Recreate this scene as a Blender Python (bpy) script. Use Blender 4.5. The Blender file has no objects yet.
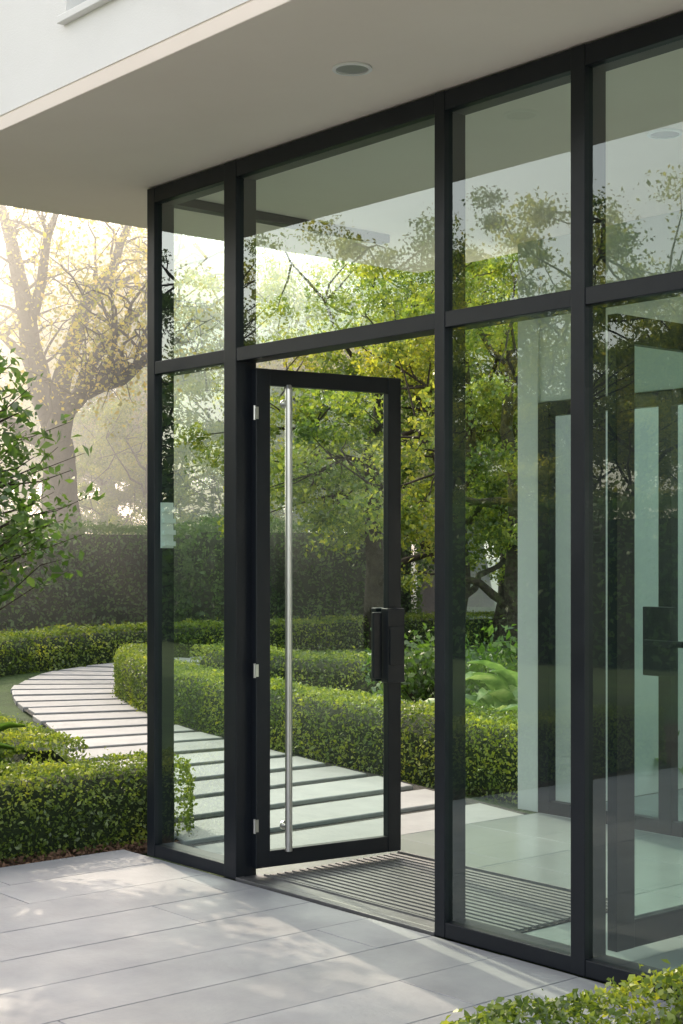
import bpy, math, random
import numpy as np
from mathutils import Vector
rng=np.random.default_rng(7); random.seed(7)
scene=bpy.context.scene
COL=scene.collection
scene.view_settings.view_transform='Standard'
scene.view_settings.look='None'
scene.view_settings.exposure=0

# ---------------------------------------------------------------- materials
def newmat(name):
    m=bpy.data.materials.new(name); m.use_nodes=True
    nt=m.node_tree; nt.nodes.clear()
    out=nt.nodes.new('ShaderNodeOutputMaterial')
    return m,nt,out
def N(nt,t,**kw):
    n=nt.nodes.new(t)
    for k,v in kw.items():
        if k in n.inputs: n.inputs[k].default_value=v
        else: setattr(n,k,v)
    return n
def ramp(nt,stops):
    r=nt.nodes.new('ShaderNodeValToRGB')
    e=r.color_ramp.elements
    while len(e)<len(stops): e.new(0.5)
    for i,(p,c) in enumerate(stops):
        e[i].position=p; e[i].color=(c[0],c[1],c[2],1)
    return r
def surf(name,stops,scale=6,rough=.6,bump=.2,bscale=60,island=0.0,metal=0,spec=.5,detail=6,bdist=.005,scale2=None):
    m,nt,out=newmat(name)
    b=N(nt,'ShaderNodeBsdfPrincipled'); L=nt.links.new
    b.inputs['Roughness'].default_value=rough; b.inputs['Metallic'].default_value=metal
    b.inputs['Specular IOR Level'].default_value=spec
    tc=N(nt,'ShaderNodeTexCoord')
    n=N(nt,'ShaderNodeTexNoise'); n.inputs['Scale'].default_value=scale; n.inputs['Detail'].default_value=detail
    n.inputs['Roughness'].default_value=.62
    L(tc.outputs['Object'],n.inputs['Vector'])
    r=ramp(nt,stops); L(n.outputs['Fac'],r.inputs['Fac'])
    col=r.outputs['Color']
    if island>0:
        g=N(nt,'ShaderNodeNewGeometry')
        mr=N(nt,'ShaderNodeMapRange'); mr.inputs['To Min'].default_value=1-island; mr.inputs['To Max'].default_value=1+island
        L(g.outputs['Random Per Island'],mr.inputs['Value'])
        mx=N(nt,'ShaderNodeVectorMath',operation='SCALE'); L(col,mx.inputs[0]); L(mr.outputs['Result'],mx.inputs['Scale'])
        col=mx.outputs['Vector']
    L(col,b.inputs['Base Color'])
    if scale2:
        n3=N(nt,'ShaderNodeTexNoise'); n3.inputs['Scale'].default_value=scale2; L(tc.outputs['Object'],n3.inputs['Vector'])
        mr2=N(nt,'ShaderNodeMapRange'); mr2.inputs['To Min'].default_value=rough-.15; mr2.inputs['To Max'].default_value=rough+.15
        L(n3.outputs['Fac'],mr2.inputs['Value']); L(mr2.outputs['Result'],b.inputs['Roughness'])
    if bump>0:
        n2=N(nt,'ShaderNodeTexNoise'); n2.inputs['Scale'].default_value=bscale; n2.inputs['Detail'].default_value=8
        L(tc.outputs['Object'],n2.inputs['Vector'])
        bp=N(nt,'ShaderNodeBump'); bp.inputs['Strength'].default_value=bump; bp.inputs['Distance'].default_value=bdist
        L(n2.outputs['Fac'],bp.inputs['Height']); L(bp.outputs['Normal'],b.inputs['Normal'])
    L(b.outputs['BSDF'],out.inputs['Surface'])
    return m
def leafmat(name,cols,trans,tf=.45,clump=1.2,gl=.06):
    m,nt,out=newmat(name); L=nt.links.new
    g=N(nt,'ShaderNodeNewGeometry'); tc=N(nt,'ShaderNodeTexCoord')
    n=N(nt,'ShaderNodeTexNoise'); n.inputs['Scale'].default_value=clump; n.inputs['Detail'].default_value=3
    L(tc.outputs['Object'],n.inputs['Vector'])
    a=N(nt,'ShaderNodeMath',operation='MULTIPLY_ADD'); L(g.outputs['Random Per Island'],a.inputs[0]); a.inputs[1].default_value=.5
    s=N(nt,'ShaderNodeMath',operation='MULTIPLY_ADD'); L(n.outputs['Fac'],s.inputs[0]); s.inputs[1].default_value=1.9; s.inputs[2].default_value=-.70
    L(s.outputs[0],a.inputs[2])
    k=len(cols)-1
    r=ramp(nt,[(i/k,c) for i,c in enumerate(cols)]); L(a.outputs[0],r.inputs['Fac'])
    r2=ramp(nt,[(i/k,tuple(min(.9,x*t) for x,t in zip(c,trans))) for i,c in enumerate(cols)]); L(a.outputs[0],r2.inputs['Fac'])
    d=N(nt,'ShaderNodeBsdfDiffuse'); t=N(nt,'ShaderNodeBsdfTranslucent'); gs=N(nt,'ShaderNodeBsdfGlossy'); gs.inputs['Roughness'].default_value=.45
    L(r.outputs['Color'],d.inputs['Color']); L(r2.outputs['Color'],t.inputs['Color'])
    mx=N(nt,'ShaderNodeMixShader'); mx.inputs[0].default_value=tf; L(d.outputs[0],mx.inputs[1]); L(t.outputs[0],mx.inputs[2])
    m2=N(nt,'ShaderNodeMixShader'); m2.inputs[0].default_value=gl; L(mx.outputs[0],m2.inputs[1]); L(gs.outputs[0],m2.inputs[2])
    L(m2.outputs[0],out.inputs['Surface'])
    return m
def glassmat(name,tint,base=.09,k=.8):
    m,nt,out=newmat(name); L=nt.links.new
    t=N(nt,'ShaderNodeBsdfTransparent'); t.inputs['Color'].default_value=(*tint,1)
    g=N(nt,'ShaderNodeBsdfGlossy'); g.inputs['Roughness'].default_value=.0; g.inputs['Color'].default_value=(.92,1,.97,1)
    lw=N(nt,'ShaderNodeLayerWeight'); lw.inputs['Blend'].default_value=.5
    p=N(nt,'ShaderNodeMath',operation='POWER'); p.inputs[1].default_value=3; L(lw.outputs['Facing'],p.inputs[0])
    a=N(nt,'ShaderNodeMath',operation='MULTIPLY_ADD'); L(p.outputs[0],a.inputs[0]); a.inputs[1].default_value=k; a.inputs[2].default_value=base
    a.use_clamp=True
    mx=N(nt,'ShaderNodeMixShader'); L(a.outputs[0],mx.inputs[0]); L(t.outputs[0],mx.inputs[1]); L(g.outputs[0],mx.inputs[2])
    L(mx.outputs[0],out.inputs['Surface'])
    return m

M_frame=surf('black_metal',[(.3,(.007,.009,.013)),(.7,(.011,.014,.019))],scale=3,rough=.38,bump=.05,bscale=400,bdist=.001,scale2=5,spec=.3)
M_steel=surf('brushed_steel',[(.3,(.50,.50,.50)),(.7,(.62,.62,.61))],scale=10,rough=.28,bump=.03,bscale=200,metal=1,bdist=.001)
M_sill=surf('dull_metal',[(.3,(.10,.10,.105)),(.7,(.15,.15,.155))],scale=10,rough=.5,bump=.03,bscale=200,metal=.6,bdist=.001)
M_glass=glassmat('green_glass',(.77,.925,.875),.10,.85)
M_glass2=glassmat('door_glass',(.79,.93,.89),.02,.45)
M_glass3=glassmat('inner_glass',(.93,.95,.94),.05,.45)
M_white=surf('white_render',[(.25,(.77,.74,.71)),(.5,(.82,.795,.765)),(.8,(.86,.835,.81))],scale=1.3,rough=.85,bump=.35,bscale=160,bdist=.003)
M_soffit=surf('soffit_render',[(.25,(.82,.71,.62)),(.75,(.89,.79,.70))],scale=.8,rough=.9,bump=.12,bscale=120,bdist=.002)
M_inner=surf('interior_paint',[(.3,(.58,.60,.585)),(.7,(.65,.67,.655))],scale=1,rough=.8,bump=.05,bscale=100)
M_paving=surf('stone_paving',[(.2,(.21,.215,.235)),(.5,(.285,.29,.31)),(.72,(.34,.345,.36)),(.9,(.27,.275,.295))],scale=2.2,rough=.55,bump=.45,bscale=45,island=.08,bdist=.003,scale2=3,detail=10)
M_pathslab=surf('path_stone',[(.2,(.20,.21,.215)),(.6,(.27,.28,.285)),(.9,(.33,.34,.34))],scale=3,rough=.65,bump=.5,bscale=40,island=.14,bdist=.004,detail=9)
M_grout=surf('grout',[(.3,(.08,.08,.085)),(.7,(.13,.13,.135))],scale=30,rough=.95)
M_gravel=surf('dark_gravel',[(.3,(.016,.016,.014)),(.55,(.045,.045,.04)),(.8,(.10,.098,.09))],scale=45,rough=.95,bump=1,bscale=60,bdist=.02)
M_tile=surf('interior_tile',[(.25,(.24,.27,.27)),(.75,(.32,.35,.35))],scale=1.6,rough=.22,bump=.08,bscale=30,island=.07,bdist=.002)
M_ground=surf('soil_and_grass',[(.2,(.03,.035,.014)),(.42,(.04,.07,.018)),(.6,(.055,.10,.022)),(.85,(.09,.14,.03))],scale=1.5,rough=1,bump=1,bscale=25,bdist=.04,detail=12)
M_mulch=surf('bark_mulch',[(.25,(.03,.016,.009)),(.5,(.08,.045,.028)),(.8,(.16,.09,.055))],scale=40,rough=1,bump=1,bscale=50,bdist=.03)
M_chip=surf('bark_chip',[(.3,(.07,.035,.02)),(.7,(.22,.13,.08))],scale=8,rough=.95,island=.4,bump=0)
M_mat=surf('mat_rib',[(.3,(.12,.12,.12)),(.7,(.17,.17,.165))],scale=20,rough=.5,bump=.2,bscale=200)
M_black=surf('mat_base',[(.3,(.008,.008,.008)),(.7,(.015,.015,.015))],scale=20,rough=.9)
M_bark=surf('bark',[(.25,(.022,.017,.013)),(.7,(.07,.055,.042))],scale=9,rough=.95,bump=1,bscale=18,bdist=.04)
M_lamp=surf('lamp_lens',[(.3,(.30,.29,.28)),(.7,(.35,.34,.33))],scale=5,rough=.3,bump=0)
M_core=surf('hedge_core',[(.3,(.012,.022,.007)),(.7,(.025,.042,.012))],scale=14,rough=1,bump=1,bscale=30,bdist=.03)
L_box=leafmat('box_leaf',[(.035,.075,.012),(.10,.17,.024),(.20,.28,.04),(.38,.43,.06)],(1.6,1.4,.8),.45,2.2)
L_tall=leafmat('yew_leaf',[(.03,.08,.02),(.075,.16,.03),(.14,.25,.05)],(1.5,1.4,.8),.42,1.2)
L_gold=leafmat('golden_leaf',[(.12,.16,.025),(.25,.27,.045),(.40,.36,.07),(.52,.40,.08)],(1.7,1.5,.9),.6,.5)
L_green=leafmat('green_leaf',[(.04,.085,.02),(.13,.21,.04),(.32,.38,.06),(.58,.53,.09)],(1.7,1.5,.8),.55,.5)  # yellow end of the ramp paints sunlit clumps into the leaf colour
L_dark=leafmat('dark_leaf',[(.025,.06,.02),(.07,.13,.035),(.17,.23,.05)],(1.5,1.4,.8),.48,.6)
L_near=leafmat('shrub_leaf',[(.03,.07,.016),(.06,.125,.025),(.12,.20,.04)],(1.7,1.7,.7),.38,3,.08)
L_agave=leafmat('agave_leaf',[(.10,.19,.06),(.22,.34,.12),(.48,.55,.28)],(1.3,1.3,.8),.3,9,.08)

# ---------------------------------------------------------------- helpers
def obj_from(name,verts,faces,mats,parent=None,midx=None,smooth=False,loc=None):
    me=bpy.data.meshes.new(name); me.from_pydata([tuple(v) for v in verts],[],faces)
    for m in (mats if isinstance(mats,list) else [mats]): me.materials.append(m)
    if midx is not None: me.polygons.foreach_set('material_index',midx)
    if smooth: me.polygons.foreach_set('use_smooth',[True]*len(me.polygons))
    me.update()
    o=bpy.data.objects.new(name,me); COL.objects.link(o)
    if parent: o.parent=parent
    if loc: o.location=loc
    return o
def empty(name,loc=(0,0,0),rot=0):
    e=bpy.data.objects.new(name,None); e.empty_display_size=.2; COL.objects.link(e); e.location=loc; e.rotation_euler[2]=rot
    return e
def tag(o,label,cat,group=None,kind=None):
    o['label']=label; o['category']=cat
    if group: o['group']=group
    if kind: o['kind']=kind
def structure(o): o['kind']='structure'; return o
class MB:
    def __init__(s): s.v=[]; s.f=[]
    def box(s,x0,x1,y0,y1,z0,z1):
        b=len(s.v)
        s.v+=[(x0,y0,z0),(x1,y0,z0),(x1,y1,z0),(x0,y1,z0),(x0,y0,z1),(x1,y0,z1),(x1,y1,z1),(x0,y1,z1)]
        s.f+=[(b,b+3,b+2,b+1),(b+4,b+5,b+6,b+7),(b,b+1,b+5,b+4),(b+1,b+2,b+6,b+5),(b+2,b+3,b+7,b+6),(b+3,b,b+4,b+7)]
        return s
    def cyl(s,p0,p1,r0,r1=None,n=16,caps=True):
        if r1 is None: r1=r0
        p0=Vector(p0);p1=Vector(p1);d=(p1-p0).normalized()
        a=d.orthogonal().normalized();c=d.cross(a)
        b=len(s.v)
        for p,r in((p0,r0),(p1,r1)):
            for i in range(n):
                t=2*math.pi*i/n; s.v.append(tuple(p+a*math.cos(t)*r+c*math.sin(t)*r))
        for i in range(n): s.f.append((b+i,b+(i+1)%n,b+n+(i+1)%n,b+n+i))
        if caps: s.f.append(tuple(b+i for i in reversed(range(n)))); s.f.append(tuple(b+n+i for i in range(n)))
        return s
    def slab(s,c,z,th=.04,bv=.005):
        b=len(s.v); cx=sum(p[0] for p in c)/4; cy=sum(p[1] for p in c)/4
        for p in c: s.v.append((p[0],p[1],z-th))
        for p in c: s.v.append((p[0],p[1],z-bv))
        for p in c:
            dx,dy=cx-p[0],cy-p[1]; 
            s.v.append((p[0]+bv*(1 if dx>0 else -1),p[1]+bv*(1 if dy>0 else -1),z))
        for i in range(4):
            j=(i+1)%4
            s.f.append((b+i,b+j,b+4+j,b+4+i)); s.f.append((b+4+i,b+4+j,b+8+j,b+8+i))
        s.f.append((b+8,b+9,b+10,b+11))
    def build(s,name,mat,parent=None,bevel=0,loc=None,smooth=False):
        o=obj_from(name,s.v,s.f,mat,parent,loc=loc,smooth=smooth)
        if bevel>0:
            m=o.modifiers.new('bevel','BEVEL'); m.width=bevel; m.segments=2; m.limit_method='ANGLE'
        return o
def leaves(P,Nn,size,asp=.55,align=.5,var=.35,droop=0):
    n=len(P)
    r=rng.normal(size=(n,3)); r/=np.linalg.norm(r,axis=1)[:,None]
    nn=Nn*align+r*(1-align*.6); nn/=np.linalg.norm(nn,axis=1)[:,None]+1e-9
    q=rng.normal(size=(n,3)); q[:,2]-=droop
    a=np.cross(nn,q); a/=np.linalg.norm(a,axis=1)[:,None]+1e-9
    a2=a+Nn*.4*align; a2/=np.linalg.norm(a2,axis=1)[:,None]+1e-9
    b=np.cross(nn,a2); b/=np.linalg.norm(b,axis=1)[:,None]+1e-9
    s=(size*(1+var*rng.normal(size=n)).clip(.4,2))[:,None]
    up=np.cross(a2,b)*s*.12
    V=np.stack([P-a2*s*.5,P+b*s*asp*.5-a2*s*.05+up,P+a2*s*.5,P-b*s*asp*.5-a2*s*.05+up],axis=1).reshape(-1,3)
    return V
def mesh_mixed(name,sv,sf,LV,mats):
    ns=len(sv); nl=len(LV)//4
    V=np.concatenate([np.array(sv,dtype=np.float32).reshape(-1,3),LV.astype(np.float32)]) if ns else LV.astype(np.float32)
    me=bpy.data.meshes.new(name)
    me.vertices.add(len(V)); me.vertices.foreach_set('co',V.ravel())
    sl=[len(f) for f in sf]; loops=[i for f in sf for i in f]
    loops=np.concatenate([np.array(loops,dtype=np.int32),np.arange(nl*4,dtype=np.int32)+ns])
    tot=np.array(sl+[4]*nl,dtype=np.int32); st=np.concatenate([[0],np.cumsum(tot)[:-1]]).astype(np.int32)
    me.loops.add(len(loops)); me.loops.foreach_set('vertex_index',loops)
    me.polygons.add(len(tot)); me.polygons.foreach_set('loop_start',st); me.polygons.foreach_set('loop_total',tot)
    for m in mats: me.materials.append(m)
    me.polygons.foreach_set('material_index',np.array([0]*len(sf)+[1 if len(mats)>1 else 0]*nl,dtype=np.int32))
    me.update(calc_edges=True); me.validate()
    return me
def lump(P,k,seed):
    r=np.random.default_rng(seed); o=np.zeros(len(P))
    for i in range(7):
        w=r.normal(size=3)*k*(1+i*.5); o+=np.sin(P@w+r.uniform(0,6.28))/(1+i*.5)
    return o/3.0
def smooth_path(pts,step=.12):
    pts=[np.array(p,float) for p in pts]
    if len(pts)==2:
        n=max(2,int(np.linalg.norm(pts[1]-pts[0])/step)); return np.array([pts[0]+(pts[1]-pts[0])*t for t in np.linspace(0,1,n)])
    e=[2*pts[0]-pts[1]]+pts+[2*pts[-1]-pts[-2]]; out=[]
    for i in range(1,len(e)-2):
        p0,p1,p2,p3=e[i-1:i+3]; n=max(2,int(np.linalg.norm(p2-p1)/step))
        for t in np.linspace(0,1,n,endpoint=False):
            out.append(.5*((2*p1)+(-p0+p2)*t+(2*p0-5*p1+4*p2-p3)*t*t+(-p0+3*p1-3*p2+p3)*t**3))
    out.append(pts[-1]); return np.array(out)
def hedge(name,pts,w,h,dens,ls,mat,label,amp=.02,z0=-.05,k=3.0,seed=1,topamp=1,cat='hedge',rnd=.06):
    C=smooth_path(pts); T=np.gradient(C,axis=0); T/=np.linalg.norm(T,axis=1)[:,None]; Nr=np.stack([-T[:,1],T[:,0]],1)
    seg=np.linalg.norm(np.diff(C,axis=0),axis=1); cum=np.concatenate([[0],np.cumsum(seg)]); Ltot=cum[-1]
    sv=[];sf=[]; ins=ls*1.3+.015+amp*.5
    prof=[(-w/2+ins,z0),(-w/2+ins,h-ins*2.6),(-w/2+ins*2.8,h-ins),(w/2-ins*2.8,h-ins),(w/2-ins,h-ins*2.6),(w/2-ins,z0)]
    C2=C.copy(); C2[0]+=T[0]*min(ins,.08); C2[-1]-=T[-1]*min(ins,.08)
    for c,nr in zip(C2,Nr):
        for a,z in prof: sv.append((c[0]+nr[0]*a,c[1]+nr[1]*a,z))
    m=len(prof)
    for i in range(len(C)-1):
        for j in range(m-1): a=i*m+j; sf.append((a,a+1,a+m+1,a+m))
    sf.append(tuple(range(m))); b=(len(C)-1)*m; sf.append(tuple(reversed(range(b,b+m))))
    hh=h-z0; per=2*hh+w; n=int(Ltot*per*dens)
    s=rng.uniform(0,Ltot,n); v=rng.uniform(0,per,n)
    cx=np.interp(s,cum,C[:,0]); cy=np.interp(s,cum,C[:,1]); nx=np.interp(s,cum,Nr[:,0]); ny=np.interp(s,cum,Nr[:,1])
    off=np.where(v<hh,-w/2,np.where(v>hh+w,w/2,v-hh-w/2)); z=np.where(v<hh,z0+v,np.where(v>hh+w,z0+per-v,h))
    e1=np.clip(1-(h-z)/rnd,0,1)*(np.abs(off)>w/2-1e-6); e2=np.clip(1-(w/2-np.abs(off))/rnd,0,1)*(z>h-1e-6)
    off=off-np.sign(off)*e1**2*rnd*.35; z=z-e2**2*rnd*.35
    side=np.where(v<hh,-1.,np.where(v>hh+w,1.,0.)); top=(side==0)*1.
    P=np.stack([cx+nx*off,cy+ny*off,z],1); NN=np.stack([nx*side,ny*side,top],1)
    ne=int(w*hh*dens); E=[];EN=[]
    for idx,sg in((0,-1),(-1,1)):
        a=rng.uniform(-w/2,w/2,ne); zz=rng.uniform(z0,h,ne); c=C[idx];nr=Nr[idx];t=T[idx]*sg
        blg=(1-(2*a/w)**2)*w*.22*(1-np.clip((zz-h+.12)/.12,0,1)*.4)
        E.append(np.stack([c[0]+nr[0]*a+t[0]*blg,c[1]+nr[1]*a+t[1]*blg,zz],1)); EN.append(np.tile([t[0],t[1],0.],(ne,1)))
    P=np.concatenate([P]+E); NN=np.concatenate([NN]+EN)
    d=lump(P,k,seed)*amp+rng.normal(size=len(P))*ls*.45 - ls*.3
    sp=rng.random(len(P))<.04; d=d+sp*rng.uniform(0,2.0*ls,len(P))
    P=P+NN*d[:,None]
    P[:,2]=np.minimum(P[:,2],h+amp*topamp+1.8*ls)
    LV=leaves(P,NN,ls,align=.55)
    me=mesh_mixed(name,sv,sf,LV,[M_core,mat])
    o=bpy.data.objects.new(name,me); COL.objects.link(o); tag(o,label,cat)
    return o
def tube_chain(mb,pts,rs,n=7):
    pts=[Vector(p) for p in pts]; b=len(mb.v)
    ref=Vector((.3,.9,.2)).normalized()
    for i,p in enumerate(pts):
        d=(pts[min(i+1,len(pts)-1)]-pts[max(i-1,0)]).normalized()
        a=d.cross(ref).normalized() if abs(d.dot(ref))<.95 else d.orthogonal().normalized(); c=d.cross(a)
        for k in range(n):
            t=2*math.pi*k/n; rr=rs[i]*(1+.12*math.sin(k*2.1+i)); mb.v.append(tuple(p+a*math.cos(t)*rr+c*math.sin(t)*rr))
    for i in range(len(pts)-1):
        for k in range(n): mb.f.append((b+i*n+k,b+i*n+(k+1)%n,b+(i+1)*n+(k+1)%n,b+(i+1)*n+k))
def wob(p0,p1,n,amp,r,up=0):
    p0=np.array(p0,float);p1=np.array(p1,float);out=[]
    o=np.zeros(3)
    for i in range(n+1):
        t=i/n; o=o*.7+r.normal(size=3)*amp
        q=p0+(p1-p0)*t+o*math.sin(math.pi*min(t*1.0,1)); q[2]+=up*math.sin(math.pi*t); out.append(q)
    out[0]=p0; out[-1]=p1
    return out
def tree_data(name,H,tr,crown_c,crown_r,nl,ncl,nleaf,ls,mat,seed,spread=.75,trunk_top=.62,low=.35):
    r=np.random.default_rng(seed); mb=MB()
    tt=H*trunk_top
    trunk=wob((0,0,-.1),(r.normal()*.03*H,r.normal()*.03*H,tt),8,.03*H*.4,r)
    tube_chain(mb,trunk,[tr*(1.35 if i==0 else 1)*(1-.62*i/8) for i in range(9)],9)
    limbs=[]
    for i in range(nl):
        t=low+(1-low)*(i+.5)/nl; k=min(int(t*8),7); p0=trunk[k]+(trunk[k+1]-trunk[k])*(t*8-k)
        az=i*2.4+r.uniform(-.4,.4); rad=crown_r[0]*r.uniform(.55,.85)
        p1=np.array([crown_c[0]+math.cos(az)*rad,crown_c[1]+math.sin(az)*rad,crown_c[2]+crown_r[2]*(-.6+1.3*(i+.5)/nl+r.uniform(-.15,.15))])
        L=wob(p0,p1,6,.04*H*.4,r,up=-.02*H); limbs.append(L)
        r0=tr*.42*(1-.4*t); tube_chain(mb,L,[r0*(1-.75*j/6) for j in range(7)],6)
    allp=np.concatenate([np.array(L[2:]) for L in limbs]+[np.array(trunk[5:])])
    cl=[];tries=0
    while len(cl)<ncl and tries<ncl*40:
        tries+=1
        u=r.normal(size=3);u/=np.linalg.norm(u);u*=r.uniform(.3,1)**.6
        ang=math.atan2(u[1],u[0]); irr=1+.18*math.sin(ang*3+seed)+.12*math.sin(u[2]*5+seed*2)
        p=np.array(crown_c)+u*np.array(crown_r)*irr
        if p[2]<H*.10: continue
        cl.append(p)
    P=[];NN=[]
    for c in cl:
        j=np.argmin(((allp-c)**2).sum(1)); B=wob(allp[j],c,3,.02*H*.4,r)
        tube_chain(mb,B,[tr*.12,tr*.09,tr*.06,tr*.02],4)
        m=int(nleaf/ncl*r.uniform(.4,1.6)); sz=spread*r.uniform(.6,1.3)
        q=r.normal(size=(m,3)); q/=np.linalg.norm(q,axis=1)[:,None]; rad=sz*r.uniform(.1,1,m)**.55*(1+.35*np.sin(q[:,0]*5+q[:,1]*4))
        pp=c+q*rad[:,None]*np.array([1,1,.62]); P.append(pp); NN.append(q*.5+np.array([0,0,.5]))
    P=np.concatenate(P);NN=np.concatenate(NN)
    LV=leaves(P,NN,ls,asp=.6,align=.3,var=.3)
    tm=bpy.data.meshes.new(name+'_trunk'); tm.from_pydata(mb.v,[],mb.f); tm.materials.append(M_bark); tm.polygons.foreach_set('use_smooth',[True]*len(tm.polygons))
    cm=mesh_mixed(name+'_crown',[],[],LV,[mat])
    return tm,cm
def place_tree(data,x,y,rot,sc,label,name='tree',group='garden trees',z=-.05):
    e=empty(name,(x,y,z),rot); e.scale=(sc,sc,sc)
    for nm,me in(('trunk',data[0]),('crown',data[1])):
        o=bpy.data.objects.new(nm,me); COL.objects.link(o); o.parent=e
    tag(e,label,'tree',group); return e

# ---------------------------------------------------------------- camera
CX,CY=6.75,-4.394
cam=bpy.data.cameras.new('camera'); co=bpy.data.objects.new('camera',cam); COL.objects.link(co)
co.location=(CX,CY,1.6); co.rotation_euler=(math.radians(90),0,math.radians(49.7))
cam.lens=53.2; cam.sensor_width=36; cam.shift_y=.039; cam.clip_end=600; cam.clip_start=.05
scene.camera=co

# ---------------------------------------------------------------- light
SAZ=168; SEL=30
w=bpy.data.worlds.new('World'); scene.world=w; w.use_nodes=True
nt=w.node_tree; bg=nt.nodes['Background']; sky=nt.nodes.new('ShaderNodeTexSky'); sky.sky_type='NISHITA'; sky.sun_disc=False
sky.sun_elevation=math.radians(SEL); sky.sun_rotation=math.radians(90-SAZ); sky.dust_density=2.5; sky.air_density=1.0; sky.ozone_density=1
hs=nt.nodes.new('ShaderNodeHueSaturation'); hs.inputs['Saturation'].default_value=.5
mu=nt.nodes.new('ShaderNodeVectorMath'); mu.operation='MULTIPLY'; mu.inputs[1].default_value=(1.06,.98,.88)
nt.links.new(sky.outputs[0],hs.inputs['Color']); nt.links.new(hs.outputs[0],mu.inputs[0]); nt.links.new(mu.outputs[0],bg.inputs[0]); bg.inputs[1].default_value=.60
sun=bpy.data.lights.new('sun','SUN'); sun.energy=5; sun.angle=math.radians(.6); sun.color=(1,.84,.62)
so=bpy.data.objects.new('sun',sun); COL.objects.link(so)
d=Vector((math.cos(math.radians(SAZ))*math.cos(math.radians(SEL)),math.sin(math.radians(SAZ))*math.cos(math.radians(SEL)),math.sin(math.radians(SEL))))
so.rotation_euler=d.to_track_quat('Z','Y').to_euler(); so.location=(-20,0,20)

# ---------------------------------------------------------------- ground & paving
def sheet(name,poly,z,mat): return structure(obj_from(name,[(x,y,z) for x,y in poly],[tuple(range(len(poly)))],mat))
sheet('ground',[(-250,-250),(250,-250),(250,250),(-250,250)],-.055,M_ground)
sheet('pavement_base',[(-.22,-9),(10,-9),(10,-.025),(-.22,-.025)],-.008,M_grout)
mb=MB(); X=-.22; row=0
while X<9.8:
    Y=-9-random.uniform(0,2.8)
    while Y<-.05:
        y1=min(Y+3.0,-.022); y0=max(Y,-9)
        if y1-y0>.05: mb.slab([(X+.002,y0+.002),(X+.398,y0+.002),(X+.398,y1-.002),(X+.002,y1-.002)],random.uniform(-.001,.001),.03,.002)
        Y+=3.0
    X+=.40; row+=1
structure(mb.build('pavement',M_paving))
sheet('mulch_bed',[(-.225,-9),(-.225,.62),(-1.6,.68),(-2.2,.2),(-2.2,-9)],-.04,M_mulch)
n=12000; P=np.stack([rng.uniform(-1.3,-.22,n),rng.uniform(-3.5,.6,n),rng.uniform(-.04,-.01,n)],1)
LV=leaves(P,np.tile([0,0,1.],(n,1)),.035,asp=.4,align=.6)
o=bpy.data.objects.new('mulch_chips',mesh_mixed('mulch_chips',[],[],LV,[M_chip])); COL.objects.link(o); o['kind']='stuff'; o['label']='loose brown bark chips under the box hedge'; o['category']='mulch'
cen=[(.46,1.28),(-1.35,1.74),(-3,2.24),(-4.5,2.76),(-5.8,3.22),(-8,4.12),(-9.6,5.15),(-10.9,6.5),(-11.5,8.1),(-11.8,10)]
hw=[1.14,1.06,.86,.62,.54,.56,.66,.72,.70,.70]
C=smooth_path(cen,.05); Tt=np.gradient(C,axis=0); Tt/=np.linalg.norm(Tt,axis=1)[:,None]
cum=np.concatenate([[0],np.cumsum(np.linalg.norm(np.diff(C,axis=0),axis=1))])
ci=[cum[np.argmin(((C-np.array(c))**2).sum(1))] for c in cen]
def atp(s):
    c=np.array([np.interp(s,cum,C[:,0]),np.interp(s,cum,C[:,1])]); t=np.array([np.interp(s,cum,Tt[:,0]),np.interp(s,cum,Tt[:,1])])
    k=min(1,max(0,(s-2)/5)); t=t*k+np.array([-1,0])*(1-k); t/=np.linalg.norm(t)
    n=np.array([t[1],-t[0]])
    return c,n,float(np.interp(s,ci,hw))
ga=[];gb=[]
for s in np.linspace(0,cum[-1],60):
    c,n_,h_=atp(s); ga.append(tuple(c-n_*(h_+.0))+(-.024,)); gb.append(tuple(c+n_*(h_+.12))+(-.024,))
vv=ga+gb; ff=[(i+60,i+61,i+1,i) for i in range(59)]
structure(obj_from('gravel_bed',vv,ff,M_gravel))
mb=MB(); s=.02; pitch=.66
while s<cum[-1]-.6:
    c0,n0,h0=atp(s); c1,n1,h1=atp(s+.50)
    j=random.uniform(-.03,.03)
    q=[c1-n1*(h1+j),c0-n0*(h0+j),c0+n0*h0,c1+n1*h1]
    mb.slab([tuple(x) for x in q],random.uniform(-.002,.003),.05,.006)
    s+=pitch
structure(mb.build('garden_path',M_pathslab))
sheet('floor_base',[(.445,.13),(7.4,.13),(7.4,6),(.445,6)],-.012,M_grout)
mb=MB(); X=.45
while X<7.3:
    Y=.13; 
    while Y<5.9:
        mb.slab([(X+.002,Y+.002),(X+.898,Y+.002),(X+.898,Y+.598),(X+.002,Y+.598)],.001,.03,.002); Y+=.6
    X+=.9
structure(mb.build('floor',M_tile))

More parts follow.
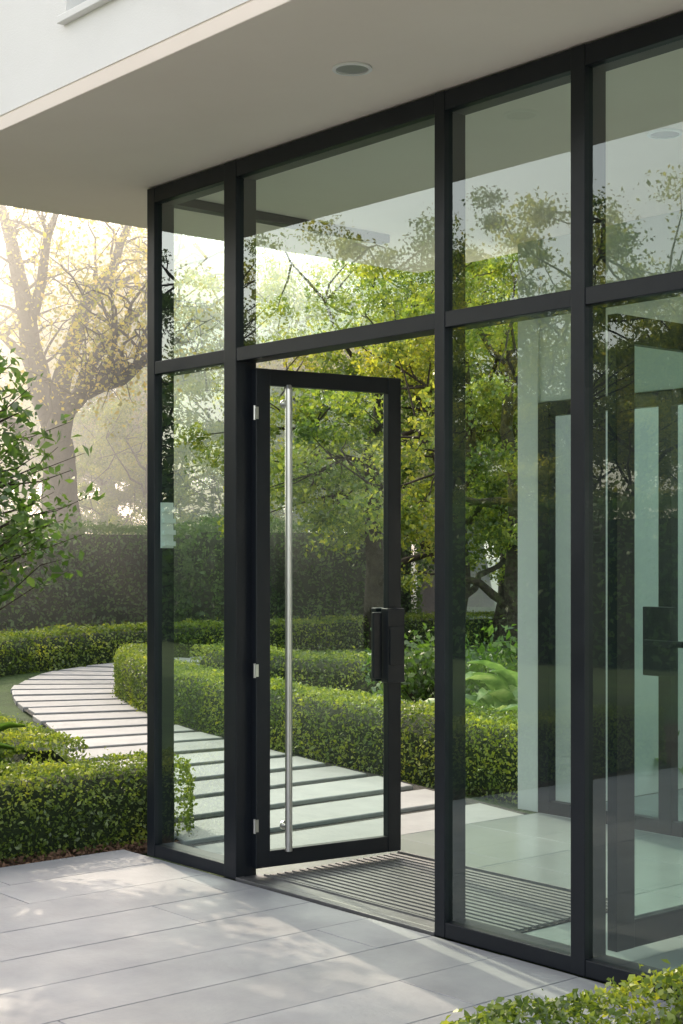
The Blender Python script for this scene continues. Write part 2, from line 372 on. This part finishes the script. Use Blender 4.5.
# ---------------------------------------------------------------- building
B=empty('entrance_building',(0,0,0)); tag(B,'modern white entrance building with black framed glass front and deep canopy','building')
SZ=3.52
mb=MB()
mb.box(-.86,9.5,-1.12,2.75,SZ,SZ+.06)
canopy=mb.build('canopy_soffit',M_soffit,B,.004)
mb=MB(); mb.box(-.857,9.5,-1.117,2.74,SZ+.06,SZ+.068)
mb.build('shadow_gap',M_soffit,B)
mb=MB(); y0,y1=-1.122,-.9
zb,zt=SZ+.068,7.0
mb.box(-.86,1.08,y0,y1,zb,zt); mb.box(1.08,3.6,y0+.0,y1,zb,3.88); mb.box(3.6,9.5,y0,y1,zb,zt); mb.box(1.08,3.6,y0,y1,6.0,zt)
mb.box(-.86,-.66,y1,2.75,zb,zt); mb.box(-.66,9.5,y1,2.75,6.8,6.99)
mb.box(-.66,9.5,2.55,2.75,zb,6.8)
uw=mb.build('upper_wall',M_white,B)
mb=MB(); mb.box(1.06,3.62,y0-.035,y0+.12,3.845,3.878); wsill=mb.build('window_sill',M_white,uw,.004)
mb=MB(); 
mb.box(1.082,1.14,y0+.12,y0+.17,3.882,5.998); mb.box(3.54,3.598,y0+.12,y0+.17,3.882,5.998); mb.box(1.14,3.54,y0+.12,y0+.17,3.882,3.94); mb.box(1.14,3.54,y0+.12,y0+.17,5.94,5.998)
wf=mb.build('window',M_frame,uw,.003)
obj_from('glass_pane',[(1.14,y0+.14,3.94),(3.54,y0+.14,3.94),(3.54,y0+.14,5.94),(1.14,y0+.14,5.94)],[(0,1,2,3)],M_glass2,uw)
mb=MB()
mb.box(.27,9.5,2.752,2.9,SZ,SZ+.3); mb.box(.27,9.5,5.9,6.2,SZ,SZ+.3); mb.box(.27,.45,2.9,5.9,SZ,SZ+.3); mb.box(7.3,9.5,2.9,5.9,SZ,SZ+.3)
mb.build('rear_roof',M_inner,B)
obj_from('added_skylight',[(.45,2.9,SZ+.2),(7.3,2.9,SZ+.2),(7.3,5.9,SZ+.2),(.45,5.9,SZ+.2)],[(0,1,2,3)],M_glass3,B)  # roof glazing added so sky light brightens the inner room
for k,(x,y) in enumerate([(2.2,-.48),(2.42,1.22),(5.2,-.48),(5.2,1.22)]):
    m2=MB(); nn=32
    ro,ri=.080,.066
    for r,z in((ro,SZ-.001),(ro,SZ-.008),(ri,SZ-.010),(ri,SZ-.0015)):
        for i in range(nn): t=2*math.pi*i/nn; m2.v.append((x+math.cos(t)*r,y+math.sin(t)*r,z))
    for q in range(3):
        for i in range(nn): m2.f.append((q*nn+i,q*nn+(i+1)%nn,(q+1)*nn+(i+1)%nn,(q+1)*nn+i))
    dl=m2.build('downlight',M_white,B)
    m3=MB(); 
    m3.v=[(x+math.cos(2*math.pi*i/nn)*ri,y+math.sin(2*math.pi*i/nn)*ri,SZ-.004) for i in range(nn)]; m3.f=[tuple(reversed(range(nn)))]
    m3.build('lamp_lens',M_lamp,dl)
VX=[(0,.07),(.69,.79),(2.185,2.245),(2.93,3.0),(4.4,4.48),(5.9,5.98),(7.3,7.4)]
FY0,FY1=-.015,.11
mb=MB()
for a,b in VX: mb.box(a,b,FY0,FY1,0,3.512)
for i in range(len(VX)-1):
    a=VX[i][1];b=VX[i+1][0]
    mb.box(a,b,FY0+.003,FY1-.003,3.43,3.511)
    mb.box(a,b,FY0+.003,FY1-.003,2.53,2.597)
    if i!=1: mb.box(a,b,FY0+.003,FY1-.003,0,.065)
FF=mb.build('facade_frame',M_frame,B,.003)
for i in range(len(VX)-1):
    a=VX[i][1]-.005;b=VX[i+1][0]+.005
    for (z0,z1) in ((2.595,3.435),(.06,2.535)):
        if i==1 and z0<1: continue
        obj_from('glass_pane',[(a,.01,z0),(b,.01,z0),(b,.01,z1),(a,.01,z1)],[(0,1,2,3)],M_glass,FF)
mb=MB(); mb.box(.79,2.185,-.018,.03,-.01,.014); mb.box(.79,2.185,.04,.12,-.01,.010)
mb.build('threshold',M_sill,B,.003)
mb=MB(); mb.box(.071,.080,.022,.10,1.62,1.86)
for z in (1.63,1.69,1.75,1.81): mb.box(.080,.105,.024,.098,z,z+.025)
mb.build('slatted_panel',M_white,FF,.002)  # white plate with slats on the corner post
mb=MB(); mb.box(-.12,-.04,.12,1.75,SZ-.05,SZ-.001); mb.build('ceiling_bar',M_frame,B,.003)  # dark bar running under the ceiling

def door(name,loc,rot,W,z0,z1,parent,st=.075):
    mb=MB(); t=.024
    mb.box(0,st,-t,t,z0,z1); mb.box(W-st,W,-t,t,z0,z1); mb.box(st,W-st,-t+.002,t-.002,z1-st,z1); mb.box(st,W-st,-t+.002,t-.002,z0,z0+st)
    o=mb.build(name,M_frame,parent,.003); o.location=loc; o.rotation_euler[2]=rot
    obj_from('door_glass',[(st-.004,0,z0+st-.004),(W-st+.004,0,z0+st-.004),(W-st+.004,0,z1-st+.004),(st-.004,0,z1-st+.004)],[(0,1,2,3)],M_glass2,o)
    return o
D=door('door',(.815,.075,0),math.radians(82),.86,.05,2.5,B,.08)
D['label']='black framed glass door standing open'
mb=MB(); mb.cyl((.155,-.075,.13),(.155,-.075,2.40),.018,n=20)
for z in (.25,2.33): mb.cyl((.155,-.02,z),(.155,-.075,z),.010)
for z in (.25,2.33): mb.cyl((.155,-.0245,z),(.155,-.032,z),.022)
mb.cyl((.155,-.075,2.40),(.155,-.075,2.42),.018,.012,n=20)
mb.build('pull_handle',M_steel,D,smooth=False)
mb=MB(); mb.box(.735,.84,-.085,-.0245,.93,1.31); mb.box(.675,.728,-.045,-.0247,.95,1.29); mb.box(.735,.84,.0245,.07,.93,1.31)
mb.box(.745,.83,-.092,-.0852,1.02,1.22)
mb.build('lock_handle',M_frame,D,.006)
for z in (.26,1.02,2.28):
    mb=MB(); mb.cyl((-.010,-.027,z-.035),(-.010,-.027,z+.035),.007); mb.box(-.006,.012,-.028,-.0245,z-.03,z+.03)
    mb.build('hinge',M_steel,D)
D2=door('door',(2.925,.235,0),math.radians(89.5),.9,.04,2.53,B,.11); D2['label']='second black framed glass door folded open inside'

mb=MB(); 
mb.box(.27,.438,2.54,6.0,0,SZ); 
mb.box(.438,7.4,2.56,2.66,2.52,SZ-.001)
mb.box(.438,7.4,5.9,6.0,0,SZ-.001); mb.box(7.402,7.5,.12,6.0,0,SZ-.001)
mb.build('inner_wall',M_inner,B,.003)
mb=MB()
xs=[.442,1.36,2.3,3.3,4.3]
for x in xs: mb.box(x,x+.09,2.535,2.60,0,2.515)
for a,b in zip(xs[:-1],xs[1:]): mb.box(a+.09,b,2.538,2.597,2.43,2.514); mb.box(a+.09,b,2.538,2.597,0,.08)
IF=mb.build('inner_frame',M_frame,B,.003)
for a,b in zip(xs[:-1],xs[1:]): obj_from('glass_pane',[(a+.085,2.57,.07),(b+.005,2.57,.07),(b+.005,2.57,2.44),(a+.085,2.57,2.44)],[(0,1,2,3)],M_glass3,IF)
mb=MB(); mb.box(1.30,1.49,2.47,2.534,.90,1.29); mb.box(1.34,1.62,2.42,2.45,1.07,1.105); mb.box(1.40,1.42,2.445,2.48,1.07,1.10)
mb.build('lock_handle',M_frame,IF,.004)  # mirror image of the main door handle, built as a solid part

mb=MB(); mb.box(.83,2.4,.13,1.02,.0015,.006); o1=mb.build('door_mat',M_black); tag(o1,'recessed ribbed dark metal entrance mat inside the door','door mat')
mb=MB(); y=.15
while y<.99: mb.box(.845,2.385,y,y+.026,.006,.015); y+=.047
mb.box(.83,2.4,.125,.135,.002,.017); mb.box(.83,2.4,1.015,1.025,.002,.017)
r_=mb.build('mat_ribs',M_mat,o1)

# ---------------------------------------------------------------- hedges
hedge('box_hedge',[(-.80,-5),(-.80,-2),(-.68,.54)],.58,.40,4200,.023,L_box,'low clipped box hedge beside the stone paving',.035,seed=3,rnd=.10)
hedge('box_hedge',[(-1.45,.20),(-2.2,.28),(-3.3,.5)],.55,.45,2900,.026,L_box,'box hedge along the near edge of the path',.045,seed=4,rnd=.10)
hedge('box_hedge',[(.24,3.1),(-1.2,3.2),(-3.2,3.45),(-5.8,4.10),(-7.6,4.85),(-8.9,5.75)],.55,.47,2500,.027,L_box,'long low box hedge lining the stepping stone path',.035,seed=5,rnd=.10)
hedge('box_hedge',[(-8.0,6.1),(-6.4,6.0),(-4.5,6.3),(-1,6.4)],.6,.5,1300,.035,L_box,'low box hedge enclosing a planting bed',.03,seed=6,rnd=.10)
hedge('box_hedge',[(-10.2,2.2),(-11.4,4.4),(-12.5,6.4),(-13.0,8.5),(-13.1,11),(-12.6,15),(-11,20)],.8,.47,900,.045,L_box,'low curved hedge at the end of the path',.035,seed=7,rnd=.10)
hedge('box_hedge',[(4.73,-.55),(4.70,-1.4),(4.67,-3.2)],1.12,.475,5800,.022,L_box,'bright green box hedge beside the paving near the glass front',.045,seed=8,rnd=.12)
hedge('tall_hedge',[(-16.9,2),(-16.9,8),(-16.6,12)],1.2,2.08,420,.07,L_tall,'tall clipped dark green hedge wall',.12,k=2.0,seed=9,rnd=.15)
hedge('tall_hedge',[(-15.6,11.2),(-14.8,15.4)],1.3,2.12,420,.07,L_tall,'tall clipped hedge block behind the parterre',.12,k=2.0,seed=10,rnd=.15)
hedge('tall_hedge',[(-13.5,17.5),(-6,19.5),(0,19.5)],1.5,2.4,300,.09,L_tall,'tall dark boundary hedge under the trees',.15,k=1.5,seed=11)
hedge('tall_hedge',[(-32,-10),(-15,-12),(-6,-13.5),(3,-16)],1.5,2.3,200,.10,L_tall,'added off-view hedge hiding the horizon in the glass reflections',.15,k=1.5,seed=12)  # added out of view to cover the horizon mirrored in the panes

# ---------------------------------------------------------------- trees
tA=tree_data('gold',12,.32,(0,0,7.2),(3.9,3.9,4.2),9,110,30000,.13,L_gold,11,.85)
tB=tree_data('green',11,.28,(0,0,6.0),(3.6,3.6,4.8),9,120,38000,.10,L_green,12,.68,low=.2)
tC=tree_data('dark',12,.30,(0,0,6.2),(3.2,3.2,5.4),10,120,36000,.10,L_dark,13,.66,low=.12)
tD=tree_data('mid',7,.16,(0,0,3.8),(2.4,2.4,3.1),9,95,32000,.066,L_green,14,.42,low=.15)
def ip(x,dep):
    l=(x-341)/1514*dep; return (CX-.7627*dep+.6468*l, CY+.6468*dep+.7627*l)
def T(data,x,dep,rot,sc,label): px,py=ip(x,dep); place_tree(data,px,py,rot,sc,label)
T(tD,375,26,.3,1.2,'leafy green tree with sunlit yellow green crown')
T(tD,445,22,1.8,1.05,'leafy green tree with sunlit yellow green crown')
T(tD,520,20,3.8,1.0,'leafy green tree with sunlit yellow green crown')
T(tC,505,27,2.0,.85,'dark green tree behind the planting bed')
T(tB,430,34,1.0,.9,'broad green tree behind the tall hedge')
T(tB,255,38,2.0,.9,'broad green tree behind the tall hedge')
T(tC,345,40,5.0,.8,'dark green tree behind the tall hedge')
T(tC,580,28,2.2,.9,'dark green tree behind the planting bed')
T(tD,205,35,2.4,.8,'small leafy tree behind the clipped hedge')
T(tD,95,38,1.2,.8,'small hazy shrub tree behind the hedge')
T(tD,145,35,3.2,.85,'small hazy shrub tree behind the hedge')
T(tD,10,40,4.2,.85,'small hazy shrub tree behind the hedge')
for (x,dd,r,s,t,l) in [(15,50,0,1.0,tA,'golden autumn tree in the morning haze'),(105,45,1,1.0,tA,'golden autumn tree in the morning haze'),(190,46,2,1.0,tA,'golden autumn tree in the morning haze'),
    (300,52,3,1.1,tB,'green tree in the morning haze'),(400,56,4,1.3,tB,'green tree in the morning haze'),(60,62,5,1.4,tA,'golden autumn tree in the morning haze'),(160,60,1,1.4,tB,'green tree in the morning haze'),
    (480,46,2,1.2,tB,'green tree in the morning haze'),(-30,60,2,1.3,tA,'golden autumn tree in the morning haze')]:
    T(t,x,dd,r,s,l)
place_tree(tB,-18,-1.9,.5,1.3,'added off-view leafy tree shading the paving')  # added out of view to break up the sun on the paving
place_tree(tC,-14,-2.3,1.5,1.1,'added off-view dark green tree shading the paving')  # second unseen sun blocker, added to dapple the paving
for (x,y,r,s,t) in [(-10,-15,0,.72,tB),(-15,-17,1,.8,tB),(-6,-17,2,.7,tB),(-21,-13,3,.8,tC),(-13,-24,4,.95,tB),(-1,-20,5,.7,tB),(-24,-20,2,.95,tB),(5,-22,1,.7,tC),(-28,-14,3,1.0,tB),(-19,-21,3,.85,tC),(-7,-24,3,.8,tB),(-12,-14,2,.85,tD),(-8,-14.5,4,.85,tD)]:
    place_tree(t,x,y,r,s,'leafy tree on the lawn opposite the glass front')
Rv=np.array([.6468,.7627,0]);Fv=np.array([-.7627,.6468,0])
def hp(x,y,dep=0): return tuple(Rv*((x-62)/50.5)+Fv*dep+np.array([0,0,1.6+(552-y)/50.5]))
r=np.random.default_rng(5)
mb=MB(); limbs=[
 ([(66,640,0),(64,580,0),(60,520,0),(54,470,0),(50,440,.1)],[.56,.43,.37,.34,.32]),
 ([(50,440,.1),(42,405,.3),(28,360,.5),(16,310,.5),(4,255,.6),(-12,190,.6),(-20,120,.4)],[.31,.27,.23,.19,.15,.10,.04]),
 ([(50,440,.1),(60,412,-.3),(78,398,-.7),(100,390,-1.1),(128,384,-1.4),(152,364,-1.6),(175,352,-2)],[.28,.22,.18,.15,.11,.08,.03]),
 ([(46,420,.2),(54,370,.4),(66,320,.8),(84,272,1.1),(104,228,1.4),(122,160,1.5)],[.24,.20,.17,.13,.09,.04]),
 ([(64,410,-.3),(84,368,-.2),(102,335,.2),(130,306,.4),(158,270,.5)],[.16,.13,.10,.07,.03]),
 ([(30,365,.5),(10,345,1),(-18,322,1.5),(-50,300,2)],[.14,.11,.08,.04]),
 ([(18,318,.5),(34,276,.2),(44,232,-.1),(60,170,-.3)],[.13,.10,.08,.03]),
 ([(48,440,.1),(20,425,-1),(-15,402,-2),(-60,380,-2.5)],[.16,.12,.09,.04]),
 ([(100,390,-1.1),(116,366,-1.5),(124,340,-1.7),(140,322,-2)],[.09,.07,.05,.02]),
 ([(84,272,1.1),(110,262,1.5),(140,240,2)],[.08,.06,.02]),
]
LP=[]
for pts,rs in limbs:
    P3=[np.array(hp(*p)) for p in pts]
    Q=[P3[0]];R=[rs[0]]
    for a,b,ra,rb in zip(P3[:-1],P3[1:],rs[:-1],rs[1:]):
        mid=(a+b)/2+r.normal(size=3)*np.linalg.norm(b-a)*.05; Q+=[mid,b]; R+=[(ra+rb)/2,rb]
    tube_chain(mb,Q,R,9)
    if pts[0][1]<600: LP+= Q[4:]
LPa=np.array(LP)
nodes=[]
for i in range(150):
    base=LPa[r.integers(len(LPa))]; dr=r.normal(size=3); dr[2]=abs(dr[2])*.5; dr/=np.linalg.norm(dr)
    ln=r.uniform(.6,2.1); tip=base+dr*ln+np.array([0,0,.15*ln]); tw=wob(base,tip,5,.09,r,up=.12*ln)
    tube_chain(mb,tw,[.035,.028,.022,.016,.010,.004],5); nodes+=tw[2:]
    for _ in range(2):
        b2=tw[r.integers(2,5)]; t2=b2+r.normal(size=3)*.38; tube_chain(mb,wob(b2,t2,3,.04,r),[.014,.010,.007,.003],4); nodes.append(t2)
nodes=np.array(nodes); P=[];NN=[]
for c in nodes:
    if c[2]<3.8 or r.random()<.40: continue
    m=int(r.uniform(4,30)); q=r.normal(size=(m,3))*.32
    P.append(c+q); NN.append(q)
P=np.concatenate(P);NN=np.concatenate(NN)
HT=empty('oak_tree',(-19.9,11.0,-.05)); tag(HT,'large old tree with dark spreading limbs and sparse golden leaves','tree','garden trees')
mb.build('trunk',M_bark,HT,smooth=True)
o=bpy.data.objects.new('crown',mesh_mixed('crown',[],[],leaves(P,NN,.085,asp=.6,align=.2),[L_gold])); COL.objects.link(o); o.parent=HT

r=np.random.default_rng(21)
ST=empty('shrub_tree',(-1.68,-.5,-.05)); tag(ST,'small leaved shrub branches rising behind the box hedge','shrub')
mb=MB(); tube_chain(mb,wob((0,0,0),(.05,.1,2.6),7,.03,r),[.045,.04,.036,.03,.026,.02,.015,.008],7)
P=[];NN=[];
for i in range(240):
    z=r.uniform(1.35,2.9); rad=1.0*math.sqrt(max(.04,1-((z-2.05)/.95)**2)); az=r.uniform(0,6.28)
    p0=np.array([.02,.05,z-.35]); p1=np.array([math.cos(az)*rad*r.uniform(.4,1.15),math.sin(az)*rad*r.uniform(.4,1.15),z])
    tw=wob(p0,p1,4,.03,r); tube_chain(mb,tw,[.010,.008,.006,.004,.002],4)
    for j in range(38):
        t=r.uniform(.35,1.02); q=p0+(p1-p0)*t+r.normal(size=3)*.05; P.append(q); NN.append(r.normal(size=3)*.4+np.array([0,0,.6]))
mb.build('trunk',M_bark,ST,smooth=True)
o=bpy.data.objects.new('foliage',mesh_mixed('foliage',[],[],leaves(np.array(P),np.array(NN),.058,asp=.52,align=.5),[L_near])); COL.objects.link(o); o.parent=ST

def rosette(name,x,y,n,L,W,arch,label,seed,mat=L_agave,cat='plant',z=-.05):
    r=np.random.default_rng(seed); V=[];F=[]
    for i in range(n):
        az=i*2.4+r.uniform(-.3,.3); el=math.radians(r.uniform(35,88)); l=L*r.uniform(.6,1.1); w=W*r.uniform(.8,1.1)
        dh=np.array([math.cos(az),math.sin(az),0]); sd=np.array([-math.sin(az),math.cos(az),0]); p=dh*.03; b=len(V); K=8
        for k in range(K+1):
            t=k/K; ww=w*(math.sin(math.pi*min(1,t**1.6*.90+.04))**.85)*(1-t**7)+.004
            e=el-arch*t*t
            V.append(tuple(p-sd*ww/2+np.array([0,0,.05*ww/W]))); V.append(tuple(p-np.array([0,0,.01]))); V.append(tuple(p+sd*ww/2+np.array([0,0,.05*ww/W])))
            p=p+(dh*math.cos(e)+np.array([0,0,1])*math.sin(e))*l/K
        for k in range(K):
            a=b+k*3; F+=[(a,a+1,a+4,a+3),(a+1,a+2,a+5,a+4)]
    o=obj_from(name,V,F,mat,smooth=True,loc=(x,y,z)); tag(o,label,cat); return o
for i,(x,y,n_,l_,w_) in enumerate([(-1.0,3.80,40,.85,.22),(-1.7,3.85,34,.75,.19),(-.40,3.80,40,.88,.22),(-1.3,4.3,46,1.05,.22),(-.6,4.3,46,1.05,.22),(.0,4.2,40,.95,.22)]):
    rosette('broadleaf_plant',x,y,n_,l_,w_,1.9,'broad bladed variegated green plant behind the low hedge',i+1)
# bushy shrubs behind them
r=np.random.default_rng(44)
for i,(x,y,hh) in enumerate([(-1.9,5.1,1.0),(-.7,5.2,1.35),(.2,5.0,1.3),(-3.2,5.1,.8)]):
    E=empty('bush',(x,y,-.05)); tag(E,'rounded leafy green bush in the planting bed','bush')
    mb=MB(); P=[];NN=[]
    for j in range(60):
        az=r.uniform(0,6.28); ra=r.uniform(.1,.62); tip=np.array([math.cos(az)*ra,math.sin(az)*ra,hh*r.uniform(.45,1.05)*(1-.35*ra)])
        tube_chain(mb,wob((0,0,0),tip,4,.03,r),[.012,.010,.007,.005,.002],4)
        m=46; q=r.normal(size=(m,3))*.10; P.append(tip+q); NN.append(q*4+np.array([0,0,.4]))
    mb.build('stems',M_bark,E,smooth=True)
    o=bpy.data.objects.new('foliage',mesh_mixed('foliage',[],[],leaves(np.concatenate(P),np.concatenate(NN),.065,asp=.5,align=.4),[L_agave if i in(1,) else L_near])); COL.objects.link(o); o.parent=E
rosette('fern_plant',-1.75,-.35,40,.8,.035,1.7,'arching fern fronds rising above the box hedge',8,L_near)

# ---------------------------------------------------------------- morning mist
m,nt,out=newmat('mist'); vs=N(nt,'ShaderNodeVolumeScatter'); vs.inputs['Color'].default_value=(1,.98,.90,1); vs.inputs['Density'].default_value=.042; vs.inputs['Anisotropy'].default_value=.5
nt.links.new(vs.outputs[0],out.inputs['Volume'])
mb=MB(); mb.box(-38,-13.2,-4,55,-.04,11.5); o=mb.build('mist',m); o['kind']='structure'
